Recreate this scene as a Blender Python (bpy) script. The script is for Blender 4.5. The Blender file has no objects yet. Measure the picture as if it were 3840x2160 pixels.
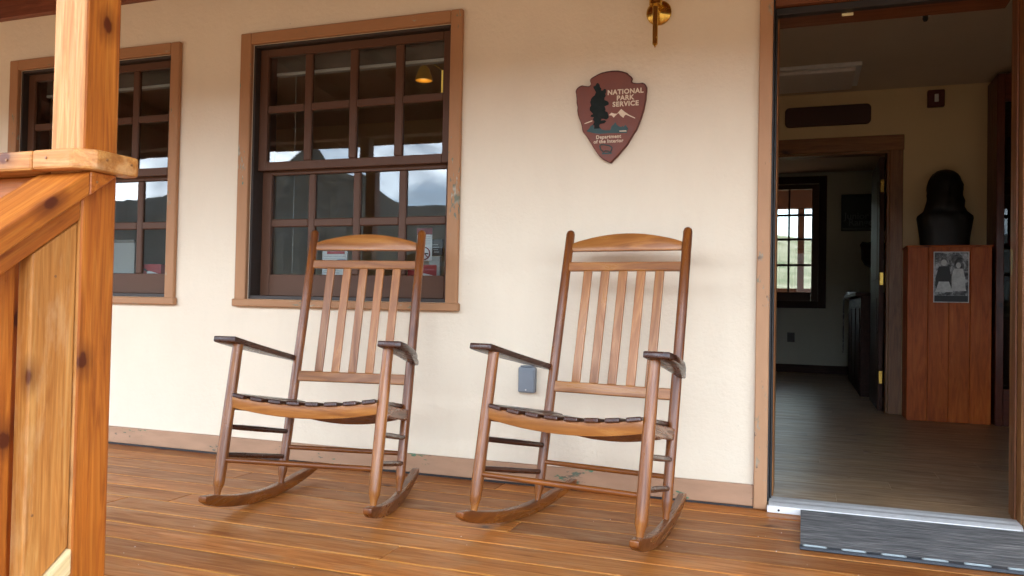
import bpy, bmesh, math, random
from mathutils import Matrix, Vector
random.seed(7)
SC = bpy.context.scene
COL = SC.collection
R = math.radians

# ------------------------------------------------------------------ camera
CAM = Vector((0.2815, -3.4744, 0.8238)); YAW, PIT, ROL, FPX = 0.34743, 0.01980, 0.01974, 3000.0
fw = Vector((-math.sin(YAW) * math.cos(PIT), math.cos(YAW) * math.cos(PIT), math.sin(PIT)))
rt = Vector((math.cos(YAW), math.sin(YAW), 0)); up = rt.cross(fw)
ri = rt * math.cos(ROL) + up * math.sin(ROL); ui = up * math.cos(ROL) - rt * math.sin(ROL)
cd = bpy.data.cameras.new('camera'); cam = bpy.data.objects.new('camera', cd); COL.objects.link(cam)
cam.matrix_world = Matrix(((ri.x, ui.x, -fw.x, CAM.x), (ri.y, ui.y, -fw.y, CAM.y), (ri.z, ui.z, -fw.z, CAM.z), (0, 0, 0, 1)))
cd.sensor_width = 36; cd.lens = 36 * FPX / 3840; cd.clip_start = 0.05; cd.clip_end = 5000
cd.dof.use_dof = True; cd.dof.focus_distance = 3.3; cd.dof.aperture_fstop = 16.0
SC.camera = cam

# ------------------------------------------------------------------ sky, sun, exposure
SUN_EL, SUN_AZ = R(55), R(-20)      # azimuth measured from +Y towards +X: high behind the building
w = bpy.data.worlds.new('World'); SC.world = w; w.use_nodes = True
nt = w.node_tree; nt.nodes.clear()
def N(nt, t, **k):
    n = nt.nodes.new(t)
    for a, v in k.items():
        if a.startswith('i_'):
            n.inputs[a[2:].replace('_', ' ')].default_value = v
        else: setattr(n, a, v)
    return n
sky = N(nt, 'ShaderNodeTexSky', sky_type='NISHITA', sun_disc=False, sun_elevation=SUN_EL, sun_rotation=SUN_AZ, air_density=1.0, dust_density=1.5, altitude=1200)
tc = N(nt, 'ShaderNodeTexCoord')
mp = N(nt, 'ShaderNodeMapping'); mp.inputs['Scale'].default_value = (1, 1, 2.2)
n1 = N(nt, 'ShaderNodeTexNoise', i_Scale=2.6, i_Detail=9.0, i_Roughness=0.58, i_Distortion=0.5)
n2 = N(nt, 'ShaderNodeTexNoise', i_Scale=7.0, i_Detail=8.0, i_Roughness=0.6, i_Distortion=0.7)
cov = N(nt, 'ShaderNodeValToRGB'); cov.color_ramp.elements[0].position = .36; cov.color_ramp.elements[1].position = .56
shade = N(nt, 'ShaderNodeValToRGB'); shade.color_ramp.elements[0].position = .36; shade.color_ramp.elements[1].position = .62
shade.color_ramp.elements[0].color = (2.6, 3.1, 3.9, 1); shade.color_ramp.elements[1].color = (12.6, 13.9, 15.3, 1)
mx = N(nt, 'ShaderNodeMix', data_type='RGBA')
bg = N(nt, 'ShaderNodeBackground'); bg.inputs['Strength'].default_value = 0.10
ow = N(nt, 'ShaderNodeOutputWorld')
L = nt.links.new
L(tc.outputs['Generated'], mp.inputs['Vector']); L(mp.outputs['Vector'], n1.inputs['Vector']); L(mp.outputs['Vector'], n2.inputs['Vector'])
L(n1.outputs['Fac'], cov.inputs['Fac']); L(n2.outputs['Fac'], shade.inputs['Fac'])
L(cov.outputs['Color'], mx.inputs['Factor']); L(sky.outputs['Color'], mx.inputs[6]); L(shade.outputs['Color'], mx.inputs[7])
L(mx.outputs[2], bg.inputs['Color']); L(bg.outputs['Background'], ow.inputs['Surface'])
sd = bpy.data.lights.new('sun', 'SUN'); sd.energy = .8; sd.angle = R(12); sd.color = (1, .95, .88)
sun = bpy.data.objects.new('sun', sd); COL.objects.link(sun)
sdir = Vector((math.sin(SUN_AZ) * math.cos(SUN_EL), math.cos(SUN_AZ) * math.cos(SUN_EL), math.sin(SUN_EL)))
sun.rotation_euler = sdir.to_track_quat('Z', 'Y').to_euler(); sun.location = (0, 0, 30)
vs = SC.view_settings; vs.view_transform = 'Standard'; vs.look = 'None'; vs.gamma = 1.0; vs.exposure = 3.28; vs.use_curve_mapping = False
SC.cycles.use_denoising = True
SC.cycles.max_bounces = 14; SC.cycles.diffuse_bounces = 8; SC.cycles.glossy_bounces = 6; SC.cycles.transparent_max_bounces = 16
SC.cycles.sample_clamp_indirect = 6.0

# ------------------------------------------------------------------ materials
def newmat(name):
    m = bpy.data.materials.new(name); m.use_nodes = True; t = m.node_tree; t.nodes.clear()
    o = N(t, 'ShaderNodeOutputMaterial'); b = N(t, 'ShaderNodeBsdfPrincipled'); t.links.new(b.outputs[0], o.inputs['Surface'])
    return m, t, b
def gcoord(t, scale=(1, 1, 1), rnd=True):
    a = N(t, 'ShaderNodeAttribute', attribute_name='gc')
    src = a.outputs['Vector']
    if rnd:
        oi = N(t, 'ShaderNodeObjectInfo'); ml = N(t, 'ShaderNodeMath', operation='MULTIPLY'); ml.inputs[1].default_value = 37.0
        t.links.new(oi.outputs['Random'], ml.inputs[0])
        ad = N(t, 'ShaderNodeVectorMath', operation='ADD'); t.links.new(src, ad.inputs[0]); t.links.new(ml.outputs[0], ad.inputs[1]); src = ad.outputs[0]
    return src
def vmap(t, src, s):
    m = N(t, 'ShaderNodeMapping'); m.inputs['Scale'].default_value = s; t.links.new(src, m.inputs['Vector']); return m.outputs[0]
def noise(t, vec, sc, det=4, rough=.55, dist=0):
    n = N(t, 'ShaderNodeTexNoise', i_Scale=sc, i_Detail=float(det), i_Roughness=rough, i_Distortion=float(dist)); t.links.new(vec, n.inputs['Vector']); return n.outputs['Fac']
def ramp(t, fac, stops):
    r = N(t, 'ShaderNodeValToRGB'); e = r.color_ramp.elements
    while len(e) < len(stops): e.new(.5)
    for i, (p, c) in enumerate(stops):
        e[i].position = p; e[i].color = (*c, 1) if hasattr(c, '__len__') else (c, c, c, 1)
    t.links.new(fac, r.inputs['Fac']); return r.outputs['Color']
def mix(t, fac, a, b, mode='MIX'):
    m = N(t, 'ShaderNodeMix', data_type='RGBA', blend_type=mode)
    for i, v in ((0, fac), (6, a), (7, b)):
        if isinstance(v, bpy.types.NodeSocket): t.links.new(v, m.inputs[i])
        elif hasattr(v, '__len__'): m.inputs[i].default_value = (*v, 1)
        else: m.inputs[i].default_value = v
    return m.outputs[2]
def bump(t, b, h, strength=.3, dist=.002):
    n = N(t, 'ShaderNodeBump'); n.inputs['Strength'].default_value = strength; n.inputs['Distance'].default_value = dist
    t.links.new(h, n.inputs['Height']); t.links.new(n.outputs[0], b.inputs['Normal'])

def wood(name, dark, mid, light, rough=.45, knots=0.0, fine=1.0, vary=.25, wear=None, bmp=.25, grain=.35, spec=.5):
    """board timber; grain runs along x of the piece's own 'gc' coordinates"""
    m, t, b = newmat(name); g = gcoord(t)
    a = noise(t, vmap(t, g, (1.1, 16 * fine, 16 * fine)), 3.0, 6, .6, 1.2)
    c = ramp(t, a, [(.28, dark), (.5, mid), (.72, light)])
    f = noise(t, vmap(t, g, (4, 120 * fine, 120 * fine)), 2.0, 3, .6)
    c = mix(t, grain, c, ramp(t, f, [(.3, .5), (.7, 1.05)]), 'MULTIPLY'); b.inputs['Specular IOR Level'].default_value = spec
    big = noise(t, vmap(t, g, (1.3, 3.5, 3.5)), 1.6, 3)
    c = mix(t, .5, c, ramp(t, big, [(.25, .62), (.75, 1.25)]), 'MULTIPLY')
    oi = N(t, 'ShaderNodeObjectInfo')
    c = mix(t, vary, c, ramp(t, oi.outputs['Random'], [(0, (.55, .5, .5)), (.5, (1, 1, 1)), (1, (1.3, 1.25, 1.15))]), 'MULTIPLY')
    if knots:
        v = N(t, 'ShaderNodeTexVoronoi', feature='F1', voronoi_dimensions='2D', i_Scale=knots); rm = N(t, 'ShaderNodeMapping'); rm.inputs['Rotation'].default_value = (R(45), 0, 0); t.links.new(g, rm.inputs['Vector']); t.links.new(vmap(t, rm.outputs[0], (.62, 1.25, 0)), v.inputs['Vector'])
        wob = noise(t, vmap(t, g, (20, 50, 50)), 1.0, 3)
        ad = N(t, 'ShaderNodeMath', operation='MULTIPLY_ADD'); ad.inputs[1].default_value = .10; t.links.new(wob, ad.inputs[0]); t.links.new(v.outputs['Distance'], ad.inputs[2])
        ks = knots / 4.6; k = ramp(t, ad.outputs[0], [(.05 + .035 * ks, 1.0), (.05 + .055 * ks, .55), (.05 + .15 * ks, 0.0)])
        gate = N(t, 'ShaderNodeSeparateColor'); t.links.new(v.outputs['Color'], gate.inputs[0])
        gt = N(t, 'ShaderNodeMath', operation='GREATER_THAN'); gt.inputs[1].default_value = .5; t.links.new(gate.outputs[0], gt.inputs[0])
        km = mix(t, 1.0, k, gt.outputs[0], 'MULTIPLY')
        c = mix(t, km, c, (dark[0] * .30, dark[1] * .22, dark[2] * .3))
    if wear:
        wn = noise(t, vmap(t, g, (2.2, 7, 7)), 2.2, 6, .65)
        c = mix(t, ramp(t, wn, [(.52, 0.0), (.7, .55)]), c, wear)
    t.links.new(c, b.inputs['Base Color'])
    rr = ramp(t, a, [(.3, min(1, rough + .12)), (.7, max(.1, rough - .06))]); t.links.new(rr, b.inputs['Roughness'])
    bump(t, b, f, bmp, .0015)
    return m
def paint(name, col, rough=.55, chips=None, chip_at=.70, smudge=.25, vary=0.0):
    m, t, b = newmat(name); g = gcoord(t, rnd=True)
    n = noise(t, vmap(t, g, (3, 12, 12)), 2.0, 5, .6)
    c = mix(t, smudge, col, ramp(t, n, [(.3, .6), (.65, 1.1)]), 'MULTIPLY')
    if chips:
        k = noise(t, vmap(t, g, (22, 70, 70)), 1.0, 5, .65)
        k2 = noise(t, vmap(t, g, (3.2, 9, 9)), 1.0, 2)
        q = N(t, 'ShaderNodeMath', operation='MULTIPLY'); t.links.new(k, q.inputs[0]); t.links.new(k2, q.inputs[1])
        which = noise(t, vmap(t, g, (4, 4, 4)), 3.0, 1)
        cc = ramp(t, which, [(.40, chips[0]), (.50, chips[1]), (.60, chips[2])])
        c = mix(t, ramp(t, q.outputs[0], [(chip_at * .5, 0.0), (chip_at * .5 + .025, 1.0)]), c, cc)
    t.links.new(c, b.inputs['Base Color']); b.inputs['Roughness'].default_value = rough; b.inputs['Specular IOR Level'].default_value = .25
    bump(t, b, n, .12, .002)
    return m
def plain(name, col, rough=.5, metal=0.0, mott=.15, sc=30, spec=None):
    m, t, b = newmat(name); tcn = N(t, 'ShaderNodeTexCoord')
    n = noise(t, tcn.outputs['Object'], sc, 4, .6)
    c = mix(t, mott, col, ramp(t, n, [(.3, .55), (.7, 1.25)]), 'MULTIPLY')
    t.links.new(c, b.inputs['Base Color']); b.inputs['Metallic'].default_value = metal
    t.links.new(ramp(t, n, [(.3, max(.05, rough - .08)), (.7, min(1, rough + .08))]), b.inputs['Roughness'])
    return m
def stucco(name, col, bscale=1.0, stain=.09):
    m, t, b = newmat(name); tcn = N(t, 'ShaderNodeTexCoord'); o = tcn.outputs['Object']
    a = noise(t, o, 1.7, 5, .6); a2 = noise(t, vmap(t, o, (1, 1, .35)), 6.0, 5, .65)
    c = mix(t, stain, col, ramp(t, a, [(.3, .72), (.7, 1.1)]), 'MULTIPLY')
    c = mix(t, stain, c, ramp(t, a2, [(.25, (.6, .58, .55)), (.6, (1, 1, 1))]), 'MULTIPLY')
    sp = noise(t, o, 38, 2, .5)
    c = mix(t, ramp(t, sp, [(.775, 0.0), (.80, .55)]), c, tuple(x * .35 for x in col))
    t.links.new(c, b.inputs['Base Color']); b.inputs['Roughness'].default_value = .88; b.inputs['Specular IOR Level'].default_value = .25
    h1 = noise(t, o, 55, 5, .65); h2 = noise(t, o, 9, 4, .55)
    h = N(t, 'ShaderNodeMath', operation='MULTIPLY_ADD'); h.inputs[1].default_value = 2.2; t.links.new(h2, h.inputs[0]); t.links.new(h1, h.inputs[2])
    bump(t, b, h.outputs[0], .34 * bscale, .006)
    return m
def glass(name, tint=(.92, .95, .95), refl=1.9, wav=.0012, dirt=.002):
    m = bpy.data.materials.new(name); m.use_nodes = True; t = m.node_tree; t.nodes.clear()
    o = N(t, 'ShaderNodeOutputMaterial'); tr = N(t, 'ShaderNodeBsdfTransparent'); tr.inputs[0].default_value = (*tint, 1)
    gl = N(t, 'ShaderNodeBsdfGlossy'); gl.inputs['Roughness'].default_value = .006
    r0 = ((refl - 1) / (refl + 1)) ** 2      # Schlick reflectance, the same from either side of the thin pane
    lw = N(t, 'ShaderNodeLayerWeight'); lw.inputs['Blend'].default_value = .5
    p5 = N(t, 'ShaderNodeMath', operation='POWER'); p5.inputs[1].default_value = 5.0; t.links.new(lw.outputs['Facing'], p5.inputs[0])
    fr = N(t, 'ShaderNodeMath', operation='MULTIPLY_ADD'); fr.inputs[1].default_value = 1 - r0; fr.inputs[2].default_value = r0; t.links.new(p5.outputs[0], fr.inputs[0])
    tcn = N(t, 'ShaderNodeTexCoord'); n = noise(t, tcn.outputs['Object'], 3.2, 2, .5)
    bp = N(t, 'ShaderNodeBump'); bp.inputs['Strength'].default_value = .12; bp.inputs['Distance'].default_value = wav
    t.links.new(n, bp.inputs['Height']); t.links.new(bp.outputs[0], gl.inputs['Normal'])
    ms = N(t, 'ShaderNodeMixShader'); t.links.new(fr.outputs[0], ms.inputs[0]); t.links.new(tr.outputs[0], ms.inputs[1]); t.links.new(gl.outputs[0], ms.inputs[2])
    df = N(t, 'ShaderNodeBsdfDiffuse'); df.inputs[0].default_value = (.5, .5, .48, 1); m2 = N(t, 'ShaderNodeMixShader')
    dn = noise(t, tcn.outputs['Object'], 9, 5, .7); t.links.new(ramp(t, dn, [(.35, 0.0), (.9, dirt * 3)]), m2.inputs[0])
    t.links.new(ms.outputs[0], m2.inputs[1]); t.links.new(df.outputs[0], m2.inputs[2]); t.links.new(m2.outputs[0], o.inputs['Surface'])
    return m
def emit(name, col, s):
    m, t, b = newmat(name); b.inputs['Base Color'].default_value = (*col, 1); b.inputs['Emission Color'].default_value = (*col, 1); b.inputs['Emission Strength'].default_value = s
    return m

M = {}
M['wall'] = stucco('cream_stucco', (.80, .70, .545))
M['inner_wall'] = stucco('inner_plaster', (.72, .55, .31), .3, .08)
M['far_wall'] = stucco('far_plaster', (.62, .62, .52), .3, .08)
M['ceiling'] = stucco('ceiling_board', (.62, .52, .41), .3, .08)
M['trim'] = paint('brown_trim_paint', (.40, .205, .098), .5, ((.16, .17, .12), (.42, .36, .27), (.10, .2, .14)), .71, .22)
M['base'] = paint('baseboard_paint', (.43, .255, .155), .55, ((.13, .16, .11), (.16, .11, .08), (.08, .19, .11)), .665, .35)
M['doorcase'] = paint('door_casing_paint', (.46, .255, .135), .5, ((.20, .2, .14), (.36, .3, .22), (.10, .06, .04)), .70, .2)
M['sash'] = paint('sash_paint', (.10, .046, .025), .45, None, 0, .15)
M['track'] = plain('dark_track', (.035, .025, .02), .5)
M['deck'] = wood('deck_stain', (.27, .078, .013), (.46, .158, .030), (.58, .24, .056), .42, 2.6, .8, .7, (.44, .25, .12), .3, .3, .35)
M['joint'] = wood('raw_board_edge', (.62, .27, .035), (.74, .36, .05), (.82, .44, .09), .7, 0, 1, .3)
M['cedar'] = wood('orange_cedar', (.27, .060, .005), (.45, .125, .012), (.58, .200, .030), .42, 6.5, 1.1, .12, None, .3, .5, .4)
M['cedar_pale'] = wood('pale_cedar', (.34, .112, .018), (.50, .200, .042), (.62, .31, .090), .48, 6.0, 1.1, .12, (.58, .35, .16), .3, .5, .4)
M['raw'] = wood('raw_pine', (.62, .44, .2), (.72, .55, .28), (.8, .66, .42), .6, 2.0, .8, .1)
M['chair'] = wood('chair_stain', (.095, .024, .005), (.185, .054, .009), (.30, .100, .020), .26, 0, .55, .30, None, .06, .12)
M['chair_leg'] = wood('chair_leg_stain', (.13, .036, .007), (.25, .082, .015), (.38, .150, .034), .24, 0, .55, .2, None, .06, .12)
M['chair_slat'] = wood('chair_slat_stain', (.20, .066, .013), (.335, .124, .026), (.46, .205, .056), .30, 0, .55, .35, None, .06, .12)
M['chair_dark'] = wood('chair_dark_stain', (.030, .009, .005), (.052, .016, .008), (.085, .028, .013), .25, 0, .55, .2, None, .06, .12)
M['redwood'] = wood('red_panel_wood', (.36, .065, .009), (.56, .115, .015), (.66, .17, .030), .40, 2.4, .6, .15, None, .15, .25, .25)
M['darkred'] = wood('dark_red_wood', (.09, .018, .008), (.14, .028, .011), (.19, .045, .016), .35, 2.0, .8, .15)
M['jamb'] = wood('jamb_stain', (.16, .06, .018), (.26, .105, .03), (.36, .16, .05), .4, 1.5, .9, .15)
M['jamb_red'] = wood('header_stain', (.11, .033, .011), (.17, .055, .017), (.23, .08, .025), .45, 1.5, .9, .1)
M['door_dark'] = wood('dark_door_wood', (.03, .009, .005), (.05, .015, .008), (.075, .025, .012), .5, 0, .9, .1, None, .1, .2, .2)
M['laminate'] = wood('laminate_floor', (.24, .150, .075), (.38, .25, .135), (.48, .35, .21), .33, 1.2, .5, .25, (.33, .25, .17), .06, .25, .3)
M['beam'] = wood('red_brown_beam', (.15, .040, .017), (.23, .064, .028), (.30, .095, .042), .5, 1.5, .8, .15)
M['sign'] = plain('sign_brown', (.19, .055, .034), .55, 0, .25, 22)
M['sign_edge'] = plain('sign_edge_brown', (.10, .022, .014), .6, 0, .25, 22)
M['tree_paint'] = plain('sign_tree_green', (.004, .010, .009), .85)
M['teal_paint'] = plain('sign_teal', (.02, .06, .06), .5)
M['cream_paint'] = plain('sign_cream', (.70, .56, .40), .55, 0, .1)
M['brass'] = plain('brass', (.62, .40, .09), .22, 1.0, .2, 40)
M['lampglass'] = glass('lantern_glass', (.85, .9, .85), 1.5)
M['grey_plastic'] = plain('grey_plastic', (.20, .225, .25), .5, 0, .1)
M['aluminium'] = plain('aluminium', (.60, .60, .58), .40, .35, .25, 25)
M['white_metal'] = plain('white_metal', (.78, .78, .76), .45, 0, .15)
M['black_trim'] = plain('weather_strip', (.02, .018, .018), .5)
M['bronze'] = plain('dark_bronze', (.010, .0075, .006), .5, .2, .4)
M['paper'] = plain('white_paper', (.72, .72, .70), .7, 0, .06)
M['grey_paper'] = plain('grey_paper', (.42, .42, .40), .7, 0, .1)
M['ink'] = plain('black_ink', (.03, .03, .032), .6)
M['red_card'] = plain('red_card', (.42, .025, .03), .5)
M['dark_red_ink'] = plain('dark_red_ink', (.22, .018, .025), .5)
M['blue_ink'] = plain('blue_ink', (.12, .17, .33), .6)
M['blind'] = plain('blind_slat', (.17, .15, .125), .5)
M['cord'] = plain('cord_white', (.6, .58, .53), .6)
M['board_green'] = plain('poster_dark_green', (.03, .04, .033), .5, 0, .3, 8)
M['board_text'] = plain('poster_text', (.16, .20, .20), .5)
M['plaque'] = plain('plaque_wood', (.055, .042, .035), .5, 0, .3, 12)
M['counter_top'] = plain('counter_metal', (.5, .52, .52), .25, .6)
M['fixture'] = plain('light_diffuser', (.72, .66, .62), .4)
M['alarm'] = plain('alarm_red', (.10, .016, .012), .45)
M['pink'] = plain('pink_cloth', (.38, .03, .10), .8); M['navy'] = plain('navy_cloth', (.02, .03, .12), .8); M['olive'] = plain('olive_cloth', (.12, .10, .05), .8)
M['tag'] = plain('pale_tag', (.66, .60, .34), .5)
M['glass'] = glass('window_glass', (.84, .87, .87), 1.74)
M['dark_glass'] = glass('cabinet_glass', (.6, .62, .62), 1.5)
M['wood_sign'] = plain('routed_sign', (.055, .014, .007), .5)
M['roofing'] = plain('roofing', (.12, .11, .10), .9)
M['amber'] = emit('amber_shade', (.8, .42, .07), 0.006)

def ground_mat(name, cols, sc, hscale=.3):
    m, t, b = newmat(name); tcn = N(t, 'ShaderNodeTexCoord'); o = tcn.outputs['Object']
    a = noise(t, o, sc, 8, .68); c = ramp(t, a, [(.32, cols[0]), (.5, cols[1]), (.66, cols[2])])
    d = noise(t, o, sc * 9, 4, .6); c = mix(t, .5, c, ramp(t, d, [(.35, .5), (.65, 1.2)]), 'MULTIPLY')
    t.links.new(c, b.inputs['Base Color']); b.inputs['Roughness'].default_value = .95; bump(t, b, a, .6, hscale); return m
M['ground'] = ground_mat('dry_ground', ((.15, .085, .04), (.20, .115, .055), (.11, .09, .04)), .6)
M['hill'] = ground_mat('scrub_hill', ((.003, .005, .004), (.014, .016, .011), (.06, .055, .042)), .22, 2.0)
M['hill_dry'] = ground_mat('dry_hill', ((.08, .10, .035), (.20, .18, .10), (.30, .26, .18)), .5, .5)

# ------------------------------------------------------------------ geometry helpers
def seed3(): return Vector((random.uniform(0, 60), random.uniform(0, 60), random.uniform(0, 60)))
def mesh(name, verts, faces, mat, parent=None, Mx=None, smooth=False, bevel=0.0, seg=1, gc=None, angle=40):
    """one mesh object; gc (own coordinates of the piece, long axis x) kept as an attribute for the grain"""
    me = bpy.data.meshes.new(name); me.from_pydata([tuple(v) for v in verts], [], faces)
    bm = bmesh.new(); bm.from_mesh(me)
    bmesh.ops.recalc_face_normals(bm, faces=bm.faces)
    if bevel:
        ed = [e for e in bm.edges if len(e.link_faces) == 2 and e.calc_face_angle(0) > R(30)]
        bmesh.ops.bevel(bm, geom=ed, offset=bevel, segments=seg, affect='EDGES', profile=.5, clamp_overlap=True)
    bm.to_mesh(me); bm.free()
    off = seed3(); at = me.attributes.new('gc', 'FLOAT_VECTOR', 'POINT')
    vals = []
    for v in me.vertices:
        p = Vector(v.co) if gc is None else gc(v.co)
        vals += list(p + off)
    at.data.foreach_set('vector', vals)
    if Mx is not None: me.transform(Mx)
    if smooth:
        me.polygons.foreach_set('use_smooth', [True] * len(me.polygons)); me.set_sharp_from_angle(angle=R(angle))
    me.materials.append(M[mat] if isinstance(mat, str) else mat)
    o = bpy.data.objects.new(name, me); COL.objects.link(o)
    if parent: o.parent = parent
    return o
BF = [(0, 1, 3, 2), (4, 6, 7, 5), (0, 4, 5, 1), (2, 3, 7, 6), (0, 2, 6, 4), (1, 5, 7, 3)]
def boxv(lo, hi): return [Vector((x, y, z)) for x in (lo[0], hi[0]) for y in (lo[1], hi[1]) for z in (lo[2], hi[2])]
PERM = {'x': Matrix.Identity(4), 'z': Matrix(((0, 0, 1, 0), (0, 1, 0, 0), (1, 0, 0, 0), (0, 0, 0, 1))), 'y': Matrix(((0, 1, 0, 0), (1, 0, 0, 0), (0, 0, 1, 0), (0, 0, 0, 1)))}
def box(name, lo, hi, mat, parent=None, bevel=0.0, seg=1, Mx=None, smooth=False):
    d = [hi[i] - lo[i] for i in range(3)]; ax = 'xyz'[d.index(max(d))]
    P = PERM[ax].to_3x3(); c = Vector([(lo[i] + hi[i]) / 2 for i in range(3)])
    return mesh(name, boxv(lo, hi), BF, mat, parent, Mx, smooth, bevel, seg, gc=lambda v: P @ (Vector(v) - c))
def frame_to(p0, p1, roll=Vector((0, 0, 1))):
    x = (Vector(p1) - Vector(p0)).normalized(); y = roll.cross(x)
    if y.length < 1e-4: y = Vector((0, 1, 0)).cross(x)
    y.normalize(); z = x.cross(y)
    return Matrix(((x.x, y.x, z.x, p0[0]), (x.y, y.y, z.y, p0[1]), (x.z, y.z, z.z, p0[2]), (0, 0, 0, 1)))
def bar(name, p0, p1, wd, th, mat, parent=None, bevel=.003, seg=1, roll=Vector((0, 0, 1))):
    Lg = (Vector(p1) - Vector(p0)).length
    return mesh(name, boxv((0, -wd / 2, -th / 2), (Lg, wd / 2, th / 2)), BF, mat, parent, frame_to(p0, p1, roll), False, bevel, seg)
def lathe(name, p0, p1, prof, mat, parent=None, n=20, smooth=True):
    """prof: (t along axis 0..1, radius); closed ends"""
    Lg = (Vector(p1) - Vector(p0)).length; vs_, fs = [], []
    for t_, r_ in prof:
        for k in range(n):
            a = 2 * math.pi * k / n; vs_.append(Vector((t_ * Lg, r_ * math.cos(a), r_ * math.sin(a))))
    for i in range(len(prof) - 1):
        for k in range(n):
            a, b_ = i * n + k, i * n + (k + 1) % n; fs.append((a, b_, b_ + n, a + n))
    fs.append(tuple(range(n - 1, -1, -1))); q = (len(prof) - 1) * n; fs.append(tuple(range(q, q + n)))
    return mesh(name, vs_, fs, mat, parent, frame_to(p0, p1), smooth)
def tube(name, pts, r, mat, parent=None, n=8):
    vs_, fs = [], []; pts = [Vector(p) for p in pts]
    for i, p in enumerate(pts):
        d = (pts[min(i + 1, len(pts) - 1)] - pts[max(i - 1, 0)]).normalized()
        a = d.orthogonal().normalized(); b_ = d.cross(a)
        if i:
            a = (pa - d * pa.dot(d)).normalized(); b_ = d.cross(a)
        pa = a
        rr = r[i] if hasattr(r, '__len__') else r
        for k in range(n):
            an = 2 * math.pi * k / n; vs_.append(p + (a * math.cos(an) + b_ * math.sin(an)) * rr)
    for i in range(len(pts) - 1):
        for k in range(n):
            q, s = i * n + k, i * n + (k + 1) % n; fs.append((q, s, s + n, q + n))
    fs.append(tuple(range(n - 1, -1, -1))); q = (len(pts) - 1) * n; fs.append(tuple(range(q, q + n)))
    return mesh(name, vs_, fs, mat, parent, None, True)
def prism(name, poly, th, mat, parent=None, Mx=None, bevel=0.0, smooth=False, seg=1):
    """polygon in x,z of its own plane, thickness along y (front face at y=0, body towards +y)"""
    n = len(poly); vs_ = [Vector((x, 0, z)) for x, z in poly] + [Vector((x, th, z)) for x, z in poly]
    fs = [tuple(range(n)), tuple(range(2 * n - 1, n - 1, -1))] + [(i, (i + 1) % n, n + (i + 1) % n, n + i) for i in range(n)]
    return mesh(name, vs_, fs, mat, parent, Mx, smooth, bevel, seg)
def T(x, y, z): return Matrix.Translation((x, y, z))
def text(name, s, size, mat, parent, Mx, bold=0.0, depth=.0008, spacing=1.0):
    cu = bpy.data.curves.new(name, 'FONT'); cu.body = s; cu.size = size; cu.align_x = 'CENTER'; cu.align_y = 'CENTER'
    cu.offset = bold; cu.extrude = depth; cu.space_character = spacing; cu.resolution_u = 3
    tmp = bpy.data.objects.new('tmp', cu); COL.objects.link(tmp)
    dg = bpy.context.evaluated_depsgraph_get(); me = bpy.data.meshes.new_from_object(tmp.evaluated_get(dg)); bpy.data.objects.remove(tmp)
    me.name = name; me.transform(Mx @ Matrix.Rotation(R(90), 4, 'X')); me.materials.clear(); me.materials.append(M[mat])
    o = bpy.data.objects.new(name, me); COL.objects.link(o); o.parent = parent
    return o
def empty(name, loc, label, cat, rz=0, group=None):
    o = bpy.data.objects.new(name, None); COL.objects.link(o); o.empty_display_size = .05; o.location = loc; o.rotation_euler = (0, 0, rz)
    o['label'] = label; o['category'] = cat
    if group: o['group'] = group
    return o
def tag(o, label, cat, group=None):
    o['label'] = label; o['category'] = cat
    if group: o['group'] = group
    return o
def struct(o): o['kind'] = 'structure'; return o
def grid_wall(name, x0, x1, z0, z1, holes, y0, y1, mat, parent=None):
    xs = sorted({x0, x1, *[h[0] for h in holes], *[h[1] for h in holes]}); zs = sorted({z0, z1, *[h[2] for h in holes], *[h[3] for h in holes]})
    idx, vs_, fs = {}, [], []
    def V(i, j, y):
        k = (i, j, y)
        if k not in idx: idx[k] = len(vs_); vs_.append(Vector((xs[i], y, zs[j])))
        return idx[k]
    nx, nz = len(xs) - 1, len(zs) - 1
    def solid(i, j):
        if not (0 <= i < nx and 0 <= j < nz): return False
        cx, cz = (xs[i] + xs[i + 1]) / 2, (zs[j] + zs[j + 1]) / 2
        return not any(h[0] < cx < h[1] and h[2] < cz < h[3] for h in holes)
    for i in range(nx):
        for j in range(nz):
            if not solid(i, j): continue
            fs.append((V(i, j, y0), V(i + 1, j, y0), V(i + 1, j + 1, y0), V(i, j + 1, y0)))
            fs.append((V(i, j, y1), V(i, j + 1, y1), V(i + 1, j + 1, y1), V(i + 1, j, y1)))
            for (a, b_, di, dj) in (((i, j), (i, j + 1), -1, 0), ((i + 1, j), (i + 1, j + 1), 1, 0), ((i, j), (i + 1, j), 0, -1), ((i, j + 1), (i + 1, j + 1), 0, 1)):
                if not solid(i + di, j + dj): fs.append((V(*a, y0), V(*b_, y0), V(*b_, y1), V(*a, y1)))
    return mesh(name, vs_, fs, mat, parent)

# ------------------------------------------------------------------ terrain
GZ = -0.62
vs_, fs = [], []
rad = [0, 4, 8, 14, 24, 40, 70, 120, 220, 400, 800, 1600, 3000]; na = 72
for r_ in rad:
    for k in range(na):
        a = 2 * math.pi * k / na
        vs_.append(Vector((r_ * math.cos(a), r_ * math.sin(a), GZ + (random.uniform(-.03, .03) * min(1, r_ / 30)))))
for i in range(len(rad) - 1):
    for k in range(na):
        q, s = i * na + k, i * na + (k + 1) % na; fs.append((q, s, s + na, q + na))
struct(mesh('ground', vs_, fs, 'ground', smooth=True))
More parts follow.
